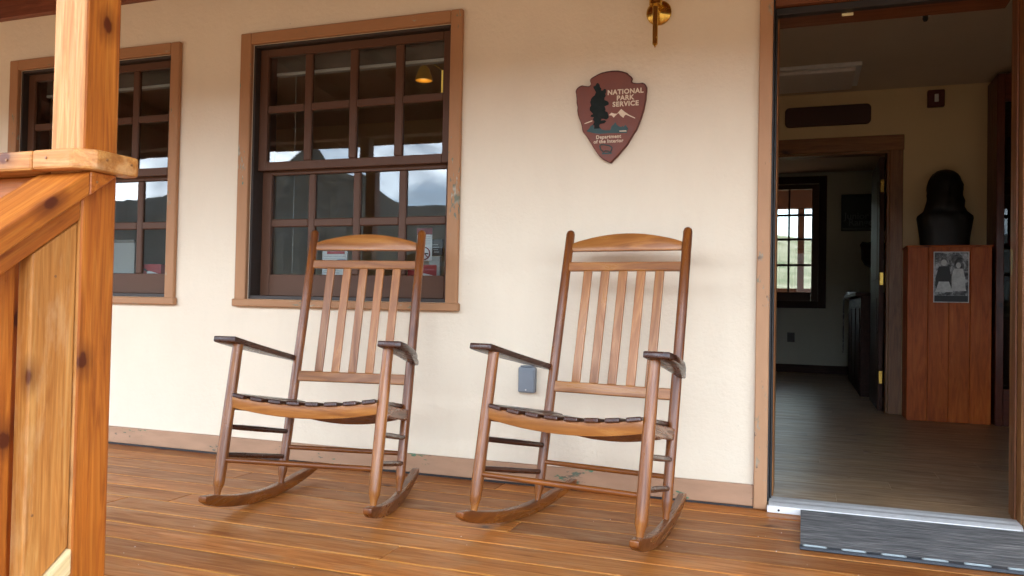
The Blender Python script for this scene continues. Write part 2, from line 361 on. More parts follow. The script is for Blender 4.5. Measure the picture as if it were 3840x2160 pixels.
# hills across the valley in front of the porch: ridge height (degrees) by bearing from the -y direction
RIDGE = [(-100, 4.2), (-80, 4.8), (-60, 5.2), (-52, 5.7), (-48, 6.0), (-45, 6.1), (-42, 6.9), (-39, 8.0), (-37.2, 8.9), (-35.9, 9.4), (-35.2, 10.2), (-34.6, 10.55), (-34.0, 10.45), (-33.6, 9.9),
         (-33.1, 9.2), (-32.6, 8.9), (-31.5, 8.65), (-30.6, 8.8), (-29.9, 8.2), (-29.5, 7.7), (-28.7, 7.1), (-27.5, 6.7), (-25.3, 6.9), (-21, 6.4), (-15, 6.0), (-5, 5.2), (10, 4.8), (30, 5.4), (50, 4.6), (75, 5.0), (100, 4.4)]
def ridge(a):
    for (a0, e0), (a1, e1) in zip(RIDGE, RIDGE[1:]):
        if a0 <= a <= a1: return e0 + (e1 - e0) * (a - a0) / (a1 - a0)
    return 4.4
vs_, fs = [], []; prof = [(110, -.02), (150, .10), (190, .28), (230, .5), (265, .72), (290, .9), (300, 1.0), (315, .96), (360, .7), (430, .3), (520, -.03)]
azs = [-100 + .5 * i for i in range(401)]
rr_ = random.Random(3)
def soft(a): return sum(ridge(max(-100, min(100, a + k))) for k in range(-12, 13, 2)) / 13
for a in azs:
    H = math.tan(R(ridge(a))) * 304 + .82 - GZ; Hs = math.tan(R(soft(a))) * 304 + .82 - GZ
    jit = rr_.uniform(-1, 1)
    for (d, h) in prof:
        n_ = (rr_.uniform(-1.6, 1.6) if 0 < h < .95 else (.12 * jit if h > .95 else 0))
        Hm = Hs + (H - Hs) * max(0, min(1, (h - .75) / .25)); vs_.append(Vector((.28 + math.sin(R(a)) * d, 3.5 - math.cos(R(a)) * d, GZ + Hm * h + n_)))
np_ = len(prof)
for i in range(len(azs) - 1):
    for j in range(np_ - 1):
        q = i * np_ + j; fs.append((q, q + 1, q + np_ + 1, q + np_))
struct(mesh('hills', vs_, fs, 'hill', smooth=True))
# dry slope rising behind the building
vs_, fs = [], []; nx_, ny_ = 60, 24
for i in range(nx_ + 1):
    for j in range(ny_ + 1):
        x = -90 + 180 * i / nx_; t_ = j / ny_; y = 22 + 78 * t_
        z = GZ - .4 + (12.3 - 2.2 * math.sin(x * .06 + .6)) * (t_ ** 1.15) + rr_.uniform(-.35, .35) * (t_ > 0)
        if t_ > .93: z -= (t_ - .93) * 60
        vs_.append(Vector((x, y, z)))
for i in range(nx_):
    for j in range(ny_):
        q = i * (ny_ + 1) + j; fs.append((q, q + 1, q + ny_ + 2, q + ny_ + 1))
struct(mesh('hillside', vs_, fs, 'hill_dry', smooth=True))

# ------------------------------------------------------------------ building
XL, XR, YB, YF = -6.2, 3.2, 3.365, 7.3       # side walls of the rooms, middle wall, far wall
PXL, PXR = -11.0, 8.0                        # ends of the porch and its facade, lengthened unseen to cut side light
FZ, CZ = .03, 2.56
DX0, DX1, DZ = .165, 1.060, 2.085            # door opening
WIN = [(-2.448, -1.304, .823, 2.158), (-4.124, -2.980, .823, 2.158), (1.72, 2.864, .823, 2.158)]  # third window is out of view, added to brighten the door room
house = empty('building', (0, 0, 0), 'cream stucco building front with brown trimmed windows and open doorway', 'building')
grid_wall('front_wall', PXL, PXR, -.6, 3.0, [(a, b, c, d) for a, b, c, d in WIN] + [(DX0 - .03, DX1 + .03, -.02, DZ + .03)], 0, .19, 'wall', house)
box('inner_lining', (XL + .2, .192, CZ - .001), (XR - .2, .194, 2.95), 'ceiling', house)
# rooms
def wallbox(n, lo, hi, m): return box(n, lo, hi, m, house)
wallbox('side_wall', (XL, .19, -.6), (XL + .15, 9.0, 3.0), 'wall'); wallbox('side_wall', (XR - .15, .19, -.6), (XR, 9.0, 3.0), 'wall')
grid_wall('partition_wall', XL + .15, XR - .15, FZ - .02, CZ, [(-.10, .915, FZ - .03, 2.075)], YB, YB + .12, 'inner_wall', house)
FW = (-.55, .475, .935, 2.42)
grid_wall('far_wall', XL + .15, XR - .15, -.6, 3.0, [FW], YF, YF + .18, 'far_wall', house)
box('partition_wall', (-.98, .195, FZ), (-.88, YB - .002, CZ), 'inner_wall', house)  # unseen wall added to keep the room behind the window dark
box('ceiling', (XL + .15, .195, CZ + .002), (XR - .15, YF - .002, CZ + .06), 'ceiling', house)
box('roof', (PXL - .1, -.05, 3.005), (PXR + .1, 9.3, 3.15), 'roofing', house)
fl = box('floor', (XL + .15, .102, -.2), (XR - .15, YF - .002, FZ - .006), 'laminate', house)
pw = .18; y = .102; row = 0; PL = {}
while y < YF - .02:
    y1 = min(y + pw, YF - .01); dy = round(y1 - y, 3)
    if dy < .03: break
    x = -.87 - (row * .53) % 1.3
    while x < XR - .2:
        a, b_ = max(x, -.87), min(x + 1.3, XR - .16)
        if b_ - a > .05:
            q = mesh('plank', boxv((0, 0, 0), (b_ - a - .0008, dy - .0008, .012)), BF, 'laminate', fl, T(a, y, FZ - .012), False, .0004)
        x += 1.3
    y = y1; row += 1
# interior skirting and door trim of the inner doorway
box('skirting', (-.9, YF - .016, FZ), (XR - .16, YF - .001, FZ + .10), 'door_dark', house, .003)
for lo, hi in (((.915, YB - .022, FZ), (1.010, YB - .001, 2.10)), ((-.195, YB - .022, FZ), (-.10, YB - .001, 2.10)), ((-.22, YB - .026, 2.075), (1.015, YB - .001, 2.195))):
    box('inner_door_casing', lo, hi, 'jamb', house, .004)
for lo, hi in (((.900, YB - .001, FZ), (.9149, YB + .121, 2.0749)), ((-.0999, YB - .001, FZ), (-.085, YB + .121, 2.0749)), ((-.085, YB - .001, 2.06), (.900, YB + .121, 2.0745))):
    box('inner_door_jamb', lo, hi, 'jamb', house, .002)

# baseboard along the porch wall, black strip painting the shade in the gap under it
box('gap_shade', (PXL, -.012, -.03), (.104, -.0006, .0095), 'black_trim', house)
box('baseboard', (PXL, -.020, .010), (.104, -.0005, .097), 'base', house, .003)
box('baseboard', (1.134, -.020, .010), (PXR, -.0005, .097), 'base', house, .003)

def window(px, with_lamp):
    x0, x1, z0, z1 = px
    wn = bpy.data.objects.new('window', None); COL.objects.link(wn); wn.parent = house; wn.empty_display_size = .05; wn.location = (x0, 0, z0)
    W, H = x1 - x0, z1 - z0
    def b(n, lo, hi, m, bev=.003): return box(n, lo, hi, m, wn, bev)
    # casing boards on the stucco
    b('casing', (-.068, -.028, -.036), (-.0005, -.0005, H + .060), 'trim', .004)
    b('casing', (W + .0005, -.028, -.036), (W + .060, -.0005, H + .060), 'trim', .004)
    b('casing', (-.0003, -.0285, H + .0005), (W + .0003, -.0005, H + .060), 'trim', .004)
    b('sill', (-.078, -.036, -.040), (W + .070, -.0008, -.0005), 'trim', .005)
    # frame inside the opening, dark screen track
    for lo, hi in (((.0005, .0, .0005), (.012, .188, H - .0005)), ((W - .012, .0, .0005), (W - .0005, .188, H - .0005)), ((.0125, .0, H - .014), (W - .0125, .188, H - .0005)), ((.0125, .0, .0005), (W - .0125, .188, .018))):
        b('frame', lo, hi, 'track', .001)
    # upper sash outside, lower sash inside
    def sash(xs, zs, y0, y1):
        (a0, a1), (c0, c1) = (xs[0], xs[-1]), (zs[0], zs[-1])
        b('stile', (a0, y0, c0), (xs[1], y1, c1), 'sash'); b('stile', (xs[-2], y0, c0), (a1, y1, c1), 'sash')
        b('rail', (xs[1] + .0003, y0, c0), (xs[-2] - .0003, y1, zs[1]), 'sash'); b('rail', (xs[1] + .0003, y0, zs[-2]), (xs[-2] - .0003, y1, c1), 'sash')
        inx = xs[1:-1]; inz = zs[1:-1]
        for k in range(1, len(inx) - 1, 2): b('muntin', (inx[k], y0 + .004, inz[0] + .0003), (inx[k + 1], y1 - .004, inz[-1] - .0003), 'sash', .005)
        for k in range(1, len(inz) - 1, 2):
            for j in range(0, len(inx), 2):
                b('muntin', (inx[j] + .0003, y0 + .004, inz[k]), (inx[j + 1] - .0003, y1 - .004, inz[k + 1]), 'sash', .005)
        ym = (y0 + y1) / 2
        for j in range(0, len(inx), 2):
            for k in range(0, len(inz), 2):
                tl = random.uniform(-.0003, .0003)
                o = mesh('pane', [(inx[j], ym + tl, inz[k]), (inx[j + 1], ym - tl, inz[k]), (inx[j + 1], ym - tl * .4, inz[k + 1]), (inx[j], ym + tl * .6, inz[k + 1]),
                                  (inx[j], ym + .003 + tl, inz[k]), (inx[j + 1], ym + .003 - tl, inz[k]), (inx[j + 1], ym + .003 - tl * .4, inz[k + 1]), (inx[j], ym + .003 + tl * .6, inz[k + 1])],
                         [(0, 1, 2, 3), (7, 6, 5, 4), (0, 4, 5, 1), (3, 2, 6, 7), (0, 3, 7, 4), (1, 5, 6, 2)], 'glass', wn)
    sx = lambda l: [v + 2.448 for v in l]; sz = lambda l: [v - .823 for v in l]
    sash([.013] + sx([-2.385, -2.159, -2.115, -1.891, -1.847, -1.631, -1.586, -1.366]) + [W - .013], sz([1.500, 1.545, 1.805, 1.845, 2.102, 2.143]), .036, .070)
    sash([.013] + sx([-2.378, -2.149, -2.109, -1.881, -1.840, -1.619, -1.578, -1.358]) + [W - .013], sz([.8415, .955, 1.206, 1.248, 1.481, 1.530]), .078, .112)
    # inside: sill board, blind drawn up under the head, cord
    b('inner_sill', (.0125, .114, .075), (W - .0125, .30, .105), 'inner_wall', .003)
    bl = box('blind', (.05, .128, 2.045 - .823), (W - .05, .160, 2.135 - .823), 'blind', wn, .002)
    b('blind_rail', (.05, .126, 2.026 - .823), (W - .05, .162, 2.0425 - .823), 'paper', .002)
    tube('blind_cord', [(.165, .140, 2.03 - .823), (.167, .142, 1.6 - .823), (.170, .140, 1.2 - .823), (.168, .141, .965 - .823)], .0012, 'cord', wn, 5)
    return wn
w1 = window(WIN[0], True); w2 = window(WIN[1], False); added_window = window(WIN[2], False)

# front doorway (casing, jambs, header, threshold)
door = bpy.data.objects.new('doorway', None); COL.objects.link(door); door.parent = house; door.location = (DX0, 0, 0); door.empty_display_size = .05
def db(n, lo, hi, m, bev=.003): return box(n, (lo[0] - DX0, lo[1], lo[2]), (hi[0] - DX0, hi[1], hi[2]), m, door, bev)
db('casing', (.105, -.030, .004), (.158, -.0005, 2.20), 'doorcase', .004); db('casing', (1.068, -.030, .004), (1.132, -.0005, 2.20), 'doorcase', .004); db('casing', (.1585, -.031, 2.13), (1.0675, -.0005, 2.20), 'doorcase', .004)
db('jamb', (.1355, .0, .032), (DX0 - .0005, .30, 2.114), 'black_trim', .002)
db('stop', (DX0, .105, .034), (DX0 + .012, .30, 2.084), 'jamb', .003)
db('weather_strip', (DX0 + .0005, .04, .034), (DX0 + .008, .10, 2.084), 'black_trim', .002)
db('jamb', (DX1 + .0005, .0, .032), (DX1 + .0295, .19, 2.114), 'jamb', .003)
db('stop', (DX1 - .008, .06, .034), (DX1, .12, 2.084), 'jamb_red', .003)
db('header', (DX0, .0, DZ), (DX1, .30, DZ + .0295), 'jamb_red', .003)
db('header', (DX0 + .001, .03, DZ - .03), (DX1 - .001, .075, DZ - .0005), 'black_trim', .003)
db('strike_plate', (DX1 - .0010, .135, .98), (DX1 - .0002, .165, 1.08), 'brass', 0)
TH = [(-.045, .012), (-.045, .028), (-.03, .037), (-.012, .040), (-.006, .035), (.004, .040), (.012, .035), (.022, .040), (.030, .036), (.060, .041), (.085, .035), (.10, .033), (.10, .012)]
vs_ = [Vector((x, y_, z_)) for x in (DX0 + .0005, DX1 - .0005) for y_, z_ in TH]; n_ = len(TH)
mesh('threshold', [v - Vector((DX0, 0, 0)) for v in vs_], [tuple(range(n_)), tuple(range(2 * n_ - 1, n_ - 1, -1))] + [(i, (i + 1) % n_, n_ + (i + 1) % n_, n_ + i) for i in range(n_)], 'aluminium', door)
db('threshold_skirt', (.160, -.060, .002), (1.05, -.046, .030), 'white_metal', .002)
for x in (.205, .47, .74, .98): lathe('screw', (x - DX0, -.0605, .014), (x - DX0, -.0625, .014), [(0, .005), (1, .004)], 'track', door, 8)

# ------------------------------------------------------------------ porch
deck = box('porch_deck', (PXL, -2.235, -.30), (PXR, -.002, -.034), 'beam'); struct(deck)
PITCH = .1505; edges = [-.002, -.138]
while edges[-1] > -2.15: edges.append(edges[-1] - PITCH)
for i, (ya, yb) in enumerate(zip(edges, edges[1:])):
    js = [PXL, PXR]; cuts = sorted(random.uniform(-7, 4) for _ in range(2)); 
    if i in (7,): cuts = [-.98, 2.2]
    if cuts[1] - cuts[0] < 1: cuts = [cuts[0]]
    segs = [PXL] + cuts + [PXR]
    for a, b_ in zip(segs, segs[1:]):
        y0, y1 = yb + .0035, ya - .0035; L2 = b_ - a - .002; wv = y1 - y0
        o = mesh('plank', boxv((0, -wv / 2, -.026), (L2, wv / 2, 0)), BF, 'deck', deck, T(a + .001, (y0 + y1) / 2, random.uniform(-.0008, .0)), False, .0045, 2)
        # bare rounded edge where the stain has worn away, a thin strip just below the surface in the gap
    if i: box('plank_edge', (PXL, ya - .0031, -.030), (PXR, ya + .0031, -.0022), 'joint', deck)
# porch roof: beam, ledger, ceiling, rafters, fascia
proof = empty('porch_roof', (0, 0, 2.17), 'red brown porch ceiling edge and beam along the top of the stucco wall', 'porch roof')
def pr(n, lo, hi, m, bev=.004): return box(n, (lo[0], lo[1], lo[2] - 2.17), (hi[0], hi[1], hi[2] - 2.17), m, proof, bev)
pr('beam', (PXL, -2.265, 2.17), (PXR, -2.145, 2.40), 'beam'); pr('ledger', (PXL, -.045, 2.472), (PXR, -.0015, 2.66), 'beam')
Mr = frame_to((PXL, 0, .46), (PXR, 0, .46))
mesh('ceiling', [(PXL, -.046, .49), (PXR, -.046, .49), (PXR, -2.95, .20), (PXL, -2.95, .20), (PXL, -.046, .56), (PXR, -.046, .56), (PXR, -2.95, .27), (PXL, -2.95, .27)], [(0, 1, 2, 3), (7, 6, 5, 4), (0, 4, 5, 1), (3, 2, 6, 7), (0, 3, 7, 4), (1, 5, 6, 2)], 'beam', proof)
for k in range(29): bar('rafter', (PXL + .3 + .63 * k, -.05, .43), (PXL + .3 + .63 * k, -2.9, .145 + .0), .04, .10, 'beam', proof)
pr('fascia', (PXL, -2.985, 2.27), (PXR, -2.955, 2.46), 'beam')
PX0, PX1, PY0, PY1 = -1.184, -1.095, -2.25, -2.161
def post(x0, lab, grp=None, mat='cedar'):
    e = empty('porch_post', (x0, PY0, -.03), lab, 'post', 0, grp)
    o = box('post', (0, 0, 0), (.089, .089, 2.199), mat, e, .006, 2)
    if mat == 'cedar':      # the weathered outer face is paler, with its sky light painted in
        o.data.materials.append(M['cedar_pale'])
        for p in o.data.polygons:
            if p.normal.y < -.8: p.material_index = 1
    return e
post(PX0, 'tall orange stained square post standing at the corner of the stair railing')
post(-3.15, 'square wooden porch post mirrored in the paned window glass', 'far posts along the porch edge', 'beam')
post(1.35, 'square wooden porch post beside the stairs across from the doorway', 'far posts along the porch edge', 'beam')

# stair railing at the near post
rail = empty('stair_railing', (PX1, PY0, 0), 'orange stained wooden stair railing with flat cap, sloping handrail and vertical boards', 'railing')
O = Vector((PX1, PY0, 0))
def rp(p): return Vector(p) - O
capx = -1.046
def slab(n, poly, z0, z1, m, bev=.004):
    nn = len(poly); v = [rp((x, y_, z0)) for x, y_ in poly] + [rp((x, y_, z1)) for x, y_ in poly]
    return mesh(n, v, [tuple(range(nn - 1, -1, -1)), tuple(range(nn, 2 * nn))] + [(i, (i + 1) % nn, nn + (i + 1) % nn, nn + i) for i in range(nn)], m, rail, None, False, bev, 2)
CZ0, CZ1, CY0, CY1 = 1.076, 1.117, -2.287, -2.142
slab('cap_board', [(-1.190, CY0), (-1.082, CY0), (capx, -2.258), (capx, CY1 - .012), (capx - .012, CY1), (PX1 + .0005, CY1), (PX1 + .0005, PY0 - .0005), (-1.190, PY0 - .0005)], CZ0, CZ1, 'cedar_pale', .006)
slab('cap_board', [(-3.05, CY0 + .001), (-1.1915, CY0 + .001), (-1.1915, CY1), (-3.05, CY1)], CZ0 - .0005, CZ1 - .0005, 'cedar_pale', .006)
for x in (-1.150, -1.26, -1.40): lathe('screw', rp((x, CY0 - .0005, 1.099)), rp((x, CY0 - .002, 1.099)), [(0, .003), (1, .0025)], 'jamb', rail, 8)
for y_ in (-2.235, -2.172): lathe('screw', rp((capx + .0003, y_, 1.099)), rp((capx + .002, y_, 1.099)), [(0, .003), (1, .0025)], 'jamb', rail, 8)
SL = .72
def sloped(n, xa, xb, ytop, ztop, zth, ybot, m, bev=.004, cut=True):
    """board sloping down away from the porch; vertical ends"""
    dz = (ytop - ybot) * SL
    v = [rp((x, y_, z_)) for x in (xa, xb) for y_, z_ in ((ytop, ztop), (ybot, ztop - dz), (ybot, ztop - dz - zth), (ytop, ztop - zth))]
    f = [(0, 1, 2, 3), (7, 6, 5, 4), (0, 4, 5, 1), (1, 5, 6, 2), (2, 6, 7, 3), (3, 7, 4, 0)]
    d = Vector((0, -1, -SL)).normalized(); u_ = Vector((0, -SL, 1)).normalized()
    return mesh(n, v, f, m, rail, None, False, bev, 2, gc=lambda c: Vector((Vector(c).dot(d), c[0], Vector(c).dot(u_))))
YBOT = -4.2
RT = 1.0755
sloped('handrail', -1.210, -1.071, PY0 - .001, RT, .050, YBOT, 'cedar')
v = [rp((x, y_, z_)) for x in (PX1 + .0008, -1.071) for y_, z_ in ((PY0 - .0004, RT), (PY0 + .068, RT), (PY0 - .0004, RT - .050))]
mesh('handrail_tail', v, [(0, 1, 2), (5, 4, 3), (0, 3, 4, 1), (1, 4, 5, 2), (2, 5, 3, 0)], 'cedar', rail, None, False, .002)
sloped('upper_rail', -1.178, -1.094, PY0 - .001, RT - .0505, .048, YBOT, 'cedar')
ZP = RT - .0505 - .048 - .003
def picket(ya, yb, xa, xb, zbot, m):
    v = [rp((x, y_, z_)) for x in (xa, xb) for y_, z_ in ((ya, zbot - (PY0 - ya) * SL), (yb, zbot - (PY0 - yb) * SL), (yb, ZP - (PY0 - yb) * SL), (ya, ZP - (PY0 - ya) * SL))]
    return mesh('picket', v, [(0, 1, 2, 3), (7, 6, 5, 4), (0, 4, 5, 1), (1, 5, 6, 2), (2, 6, 7, 3), (3, 7, 4, 0)], m, rail, None, False, .004, 2, gc=lambda c: Vector((c[2], c[1], c[0])))
ya = PY0 - .002
for k in range(12):
    if k % 2: picket(ya - .100, ya, -1.172, -1.138, .318, 'cedar')
    else: picket(ya - .100, ya, -1.136, -1.100, .318, 'cedar_pale')
    ya -= .1015
sloped('lower_rail', -1.180, -1.090, PY0 - .001, .315, .05, YBOT, 'raw')
sloped('newel', -1.180, -1.096, YBOT - .001, .2, 1.0, YBOT - .09, 'cedar')
for y_, z_ in ((-2.30, .86), (-2.335, .40)):
    lathe('screw', rp((-1.0998, y_, z_)), rp((-1.0990, y_, z_)), [(0, .003), (1, .0025)], 'jamb', rail, 8)
lathe('screw', rp((-1.0708, -2.235, 1.055)), rp((-1.0693, -2.235, 1.055)), [(0, .003), (1, .0025)], 'jamb', rail, 8)
# porch railing running left from the post
prl = empty('porch_railing', (-1.19, -2.205, 0), 'wooden porch railing with upright balusters running left from the tall post', 'railing')
def pb(n, lo, hi, m): return box(n, (lo[0] + 1.19, lo[1] + 2.205, lo[2]), (hi[0] + 1.19, hi[1] + 2.205, hi[2]), m, prl, .003)
pb('upper_rail', (-3.06, -2.225, .985), (PX0 - .001, -2.187, 1.0745), 'cedar'); pb('lower_rail', (-3.06, -2.225, .09), (PX0 - .001, -2.187, .178), 'cedar')
for k in range(13): pb('baluster', (-2.98 + .136 * k, -2.224, .1785), (-2.942 + .136 * k, -2.188, .9845), 'cedar')
# steps down to the ground
st = empty('porch_stairs', (.1, -2.24, GZ), 'pale timber steps leading up to the porch deck', 'stairs')
for k in range(3):
    zt = -.155 * (k + 1); ya = -.002 - .28 * k
    box('tread', (-1.15, ya - .275, zt - .04 - GZ), (1.15, ya, zt - GZ), 'raw', st, .004)
    box('riser', (-1.15, ya - .015, max(0, zt - .155 - GZ)), (1.15, ya, zt - .041 - GZ), 'raw', st, .002)

# ------------------------------------------------------------------ rocking chairs
def make_chair(loc, rz, label):
    t = empty('rocking_chair', loc, label, 'rocking chair', rz, 'rocking chairs on the porch')
    rx = lambda y_: .316 - .077 * (y_ + .274) / .776
    rb = lambda y_: (y_ - .13) ** 2 / 2.64
    fl = lambda s, z_: Vector((s * .308, -.209 + (z_ - .085) / .570 * .124, z_))
    bp = lambda s, z_: Vector((s * (.263 - .008 * z_ / 1.14), .209 + (z_ - .042) / 1.098 * .262, z_))
    for s in (-1, 1):
        # rocker runner
        ys = [-.292 + .80 * i / 26 for i in range(27)]; v, f = [], []
        for i, y_ in enumerate(ys):
            th = .044 if i > 1 else (.020 if i == 0 else .036)
            if i > 20: th = .044 - .018 * (i - 20) / 6
            lift = .012 if i == 0 else (.003 if i == 1 else 0)
            for dx in (-.0165, .0165):
                v.append(Vector((s * rx(y_) + dx, y_, rb(y_) + lift))); v.append(Vector((s * rx(y_) + dx, y_ , rb(y_) + lift + th)))
        for i in range(26):
            q = i * 4
            f += [(q, q + 4, q + 5, q + 1), (q + 2, q + 3, q + 7, q + 6), (q + 1, q + 5, q + 7, q + 3), (q, q + 2, q + 6, q + 4)]
        f += [(0, 1, 3, 2), (104, 106, 107, 105)]
        mesh('rocker', v, f, 'chair', t, None, True, .004, 2, gc=lambda c: Vector((c[1], c[0], c[2])), angle=35)
        lathe('front_leg', fl(s, .083), fl(s, .655), [(0, .0115), (.035, .013), (.075, .0205), (.10, .0215), (.2, .022), (.6, .0215), (1, .0200)], 'chair_leg', t)
        lathe('back_post', bp(s, .044), bp(s, 1.142), [(0, .0115), (.02, .013), (.042, .0185), (.06, .0195), (.3, .0205), (.7, .0200), (.985, .0185), (.995, .0150), (1.0, .008)], 'chair', t)
        # arm: broad in front, sweeping in to the back post
        f0, r0 = Vector((0, -.145, .679)), Vector((0, .352, .573))
        outer = [(0, .286), (0, .378), (.10, .384), (.25, .380), (.45, .365), (.65, .340), (.82, .312), (.95, .296), (1.0, .290)]
        inner = [(1.0, .262), (.85, .268), (.6, .277), (.4, .283), (.2, .286)]
        pl = [(x_, t_) for t_, x_ in outer[1:]] + [(x_, t_) for t_, x_ in inner] + [(.286, 0)]
        Lg = (r0 - f0).length; dirv = (r0 - f0).normalized(); nrm = Vector((1, 0, 0)).cross(dirv)
        def at(x_, t_, h): return Vector((s * x_, 0, 0)) + f0 + dirv * (Lg * t_) + nrm * h
        nn = len(pl); v = [at(x_, t_, 0) for x_, t_ in pl] + [at(x_, t_, -.023) for x_, t_ in pl]
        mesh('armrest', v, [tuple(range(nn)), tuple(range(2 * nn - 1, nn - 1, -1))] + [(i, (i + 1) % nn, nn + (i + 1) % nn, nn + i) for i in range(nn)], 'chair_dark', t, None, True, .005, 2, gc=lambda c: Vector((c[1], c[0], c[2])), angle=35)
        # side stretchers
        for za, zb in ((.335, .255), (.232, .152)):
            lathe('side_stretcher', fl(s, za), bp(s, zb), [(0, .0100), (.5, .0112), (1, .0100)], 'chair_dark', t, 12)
        bar('seat_side_rail', fl(s, .418) + Vector((-s * .004, .012, 0)), bp(s, .345) + Vector((s * .0, 0, 0)), .022, .045, 'chair', t, .004)
    lathe('front_stretcher', fl(-1, .213), fl(1, .213), [(0, .0098), (.5, .0112), (1, .0098)], 'chair', t, 12)
    lathe('rear_stretcher', bp(-1, .192), bp(1, .192), [(0, .0095), (.5, .0108), (1, .0095)], 'chair', t, 12)
    # dished seat rails, front and rear
    def dished(name, pa, pb, sag, h, th, m, tilt=0):
        v, f = [], []; n_ = 20
        for i in range(n_ + 1):
            u_ = i / n_; p = Vector(pa).lerp(Vector(pb), u_); d = sag * (1 - (2 * u_ - 1) ** 2)
            hb = h * (.86 + .14 * (1 - (2 * u_ - 1) ** 2))
            for dy in (-th / 2, th / 2):
                v.append(p + Vector((0, dy, -d - hb / 2))); v.append(p + Vector((0, dy, -d + h / 2)))
        for i in range(n_):
            q = i * 4; f += [(q, q + 4, q + 5, q + 1), (q + 2, q + 3, q + 7, q + 6), (q + 1, q + 5, q + 7, q + 3), (q, q + 2, q + 6, q + 4)]
        q = n_ * 4; f += [(0, 1, 3, 2), (q, q + 2, q + 3, q + 1)]
        return mesh(name, v, f, m, t, None, True, .004, 2, angle=35)
    pfa, pfb = fl(-1, .425), fl(1, .425); pra, prb = bp(-1, .352), bp(1, .352)
    dished('seat_front_rail', pfa + Vector((.016, -.004, .002)), pfb + Vector((-.016, -.004, .002)), .026, .048, .022, 'chair_slat')
    dished('seat_rear_rail', pra + Vector((.014, -.01, 0)), prb + Vector((-.014, -.01, 0)), .030, .050, .020, 'chair')
    ns = 8
    for k in range(ns):
        u_ = .075 + .85 * k / (ns - 1); d = (1 - (2 * u_ - 1) ** 2)
        a = pfa.lerp(pfb, u_) + Vector((0, -.026, .0335 - .026 * d)); b_ = pra.lerp(prb, u_) + Vector((0, .012, .0325 - .030 * d))
        slope = -2 * (2 * u_ - 1) * .026 / .3
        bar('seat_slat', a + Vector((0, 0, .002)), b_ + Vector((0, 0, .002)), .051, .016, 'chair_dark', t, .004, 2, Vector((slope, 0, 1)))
    # back: crest, upper rail, lower rail, five slats
    def rail_b(name, z_, h, th, m):
        bar(name, bp(-1, z_) + Vector((.012, 0, 0)), bp(1, z_) - Vector((.012, 0, 0)), th, h, m, t, .004, 2, Vector((0, .235, .972)))
    tl = Vector((0, .2323, .9726))
    n_ = 18; pl = []
    for i in range(n_ + 1): u_ = i / n_; pl.append((-.238 + .476 * u_, .035 + .040 * math.sin(math.pi * u_) ** .85))
    pl = [(-.238, 0)] + pl + [(.238, 0)]
    c0 = Vector((0, bp(1, 1.050).y, 1.050)); nrm = Vector((1, 0, 0)).cross(tl)
    nn = len(pl); v = [c0 + Vector((x_, 0, 0)) + tl * h - nrm * -.010 for x_, h in pl] + [c0 + Vector((x_, 0, 0)) + tl * h - nrm * .010 for x_, h in pl]
    mesh('crest_rail', v, [tuple(range(nn)), tuple(range(2 * nn - 1, nn - 1, -1))] + [(i, (i + 1) % nn, nn + (i + 1) % nn, nn + i) for i in range(nn)], 'chair_slat', t, None, True, .004, 2, angle=35)
    rail_b('upper_back_rail', .985, .038, .020, 'chair_slat'); rail_b('lower_back_rail', .490, .044, .020, 'chair_slat')
    for k in range(5):
        x_ = (-2 + k) * .0775
        a = Vector((x_, bp(1, .510).y, .510)); b_ = Vector((x_, bp(1, .968).y, .968))
        bar('back_slat', a, b_, .038, .012, 'chair_slat', t, .004, 2, Vector((0, 1, 0)))
    return t
make_chair((-1.495, -.761, 0), .155, 'brown wooden slat back rocking chair in front of the paned window')
make_chair((-.468, -.669, 0), -.146, 'brown wooden slat back rocking chair below the arrowhead sign beside the doorway')

# ------------------------------------------------------------------ things on the porch wall
def pts(s): return [tuple(int(v) / 1000 for v in p.split(',')) for p in s.split()]
OUT = pts('-24,202 3,204 31,202 52,196 73,188 79,180 90,171 96,163 92,158 91,150 97,144 113,140 128,139 140,141 152,134 159,121 159,105 157,87 156,67 152,46 148,25 142,5 137,-13 131,-30 124,-48 117,-65 105,-82 96,-97 87,-111 79,-126 70,-137 58,-150 45,-165 34,-178 22,-189 12,-199 4,-208 -7,-202 -20,-195 -33,-187 -45,-177 -56,-163 -66,-149 -76,-133 -84,-118 -95,-102 -104,-88 -114,-73 -124,-62 -128,-51 -130,-36 -135,-20 -142,-3 -149,17 -152,36 -151,51 -156,70 -156,88 -159,110 -162,124 -157,136 -146,144 -134,149 -118,145 -101,142 -92,148 -93,158 -97,168 -92,177 -77,185 -58,194 -43,199')
TREE = pts('-57,152 -50,143 -48,132 -42,127 -43,117 -35,116 -29,123 -21,121 -20,109 -24,100 -21,91 -28,84 -27,73 -14,68 -7,60 -8,52 -19,48 -26,46 -21,33 -23,24 -12,18 -7,2 -7,-7 -18,-14 -30,-10 -39,-9 -42,-17 -24,-16 -17,-21 -26,-30 -45,-32 -49,-38 -46,-48 -40,-52 -72,-52 -70,-38 -76,-33 -71,-21 -78,-9 -73,0 -89,3 -87,10 -77,14 -93,32 -93,44 -87,53 -92,68 -87,83 -80,92 -72,97 -66,111 -77,130 -79,137 -68,141 -64,150')
MEADOW = pts('-46,-50 -35,-58 -17,-62 2,-62 7,-44 17,-38 24,-28 30,-39 38,-46 50,-51 57,-46 62,-52 68,-42 73,-47 81,-59 78,-67 76,-78 39,-77 -4,-75 -44,-76 -75,-71 -103,-63 -106,-59 -94,-50 -88,-38 -76,-33 -71,-50')
MOUNT = pts('-6,5 6,15 19,10 31,9 49,29 64,16 86,0 111,-13 111,-17 92,-8 70,3 64,-2 59,-11 45,1 37,12 25,2 16,-7 7,3')
BISON = pts('-43,-139 -45,-129 -36,-123 -16,-127 0,-131 11,-140 9,-148 5,-157 2,-164 -4,-155 -21,-152 -26,-163 -32,-153 -38,-149 -43,-139')
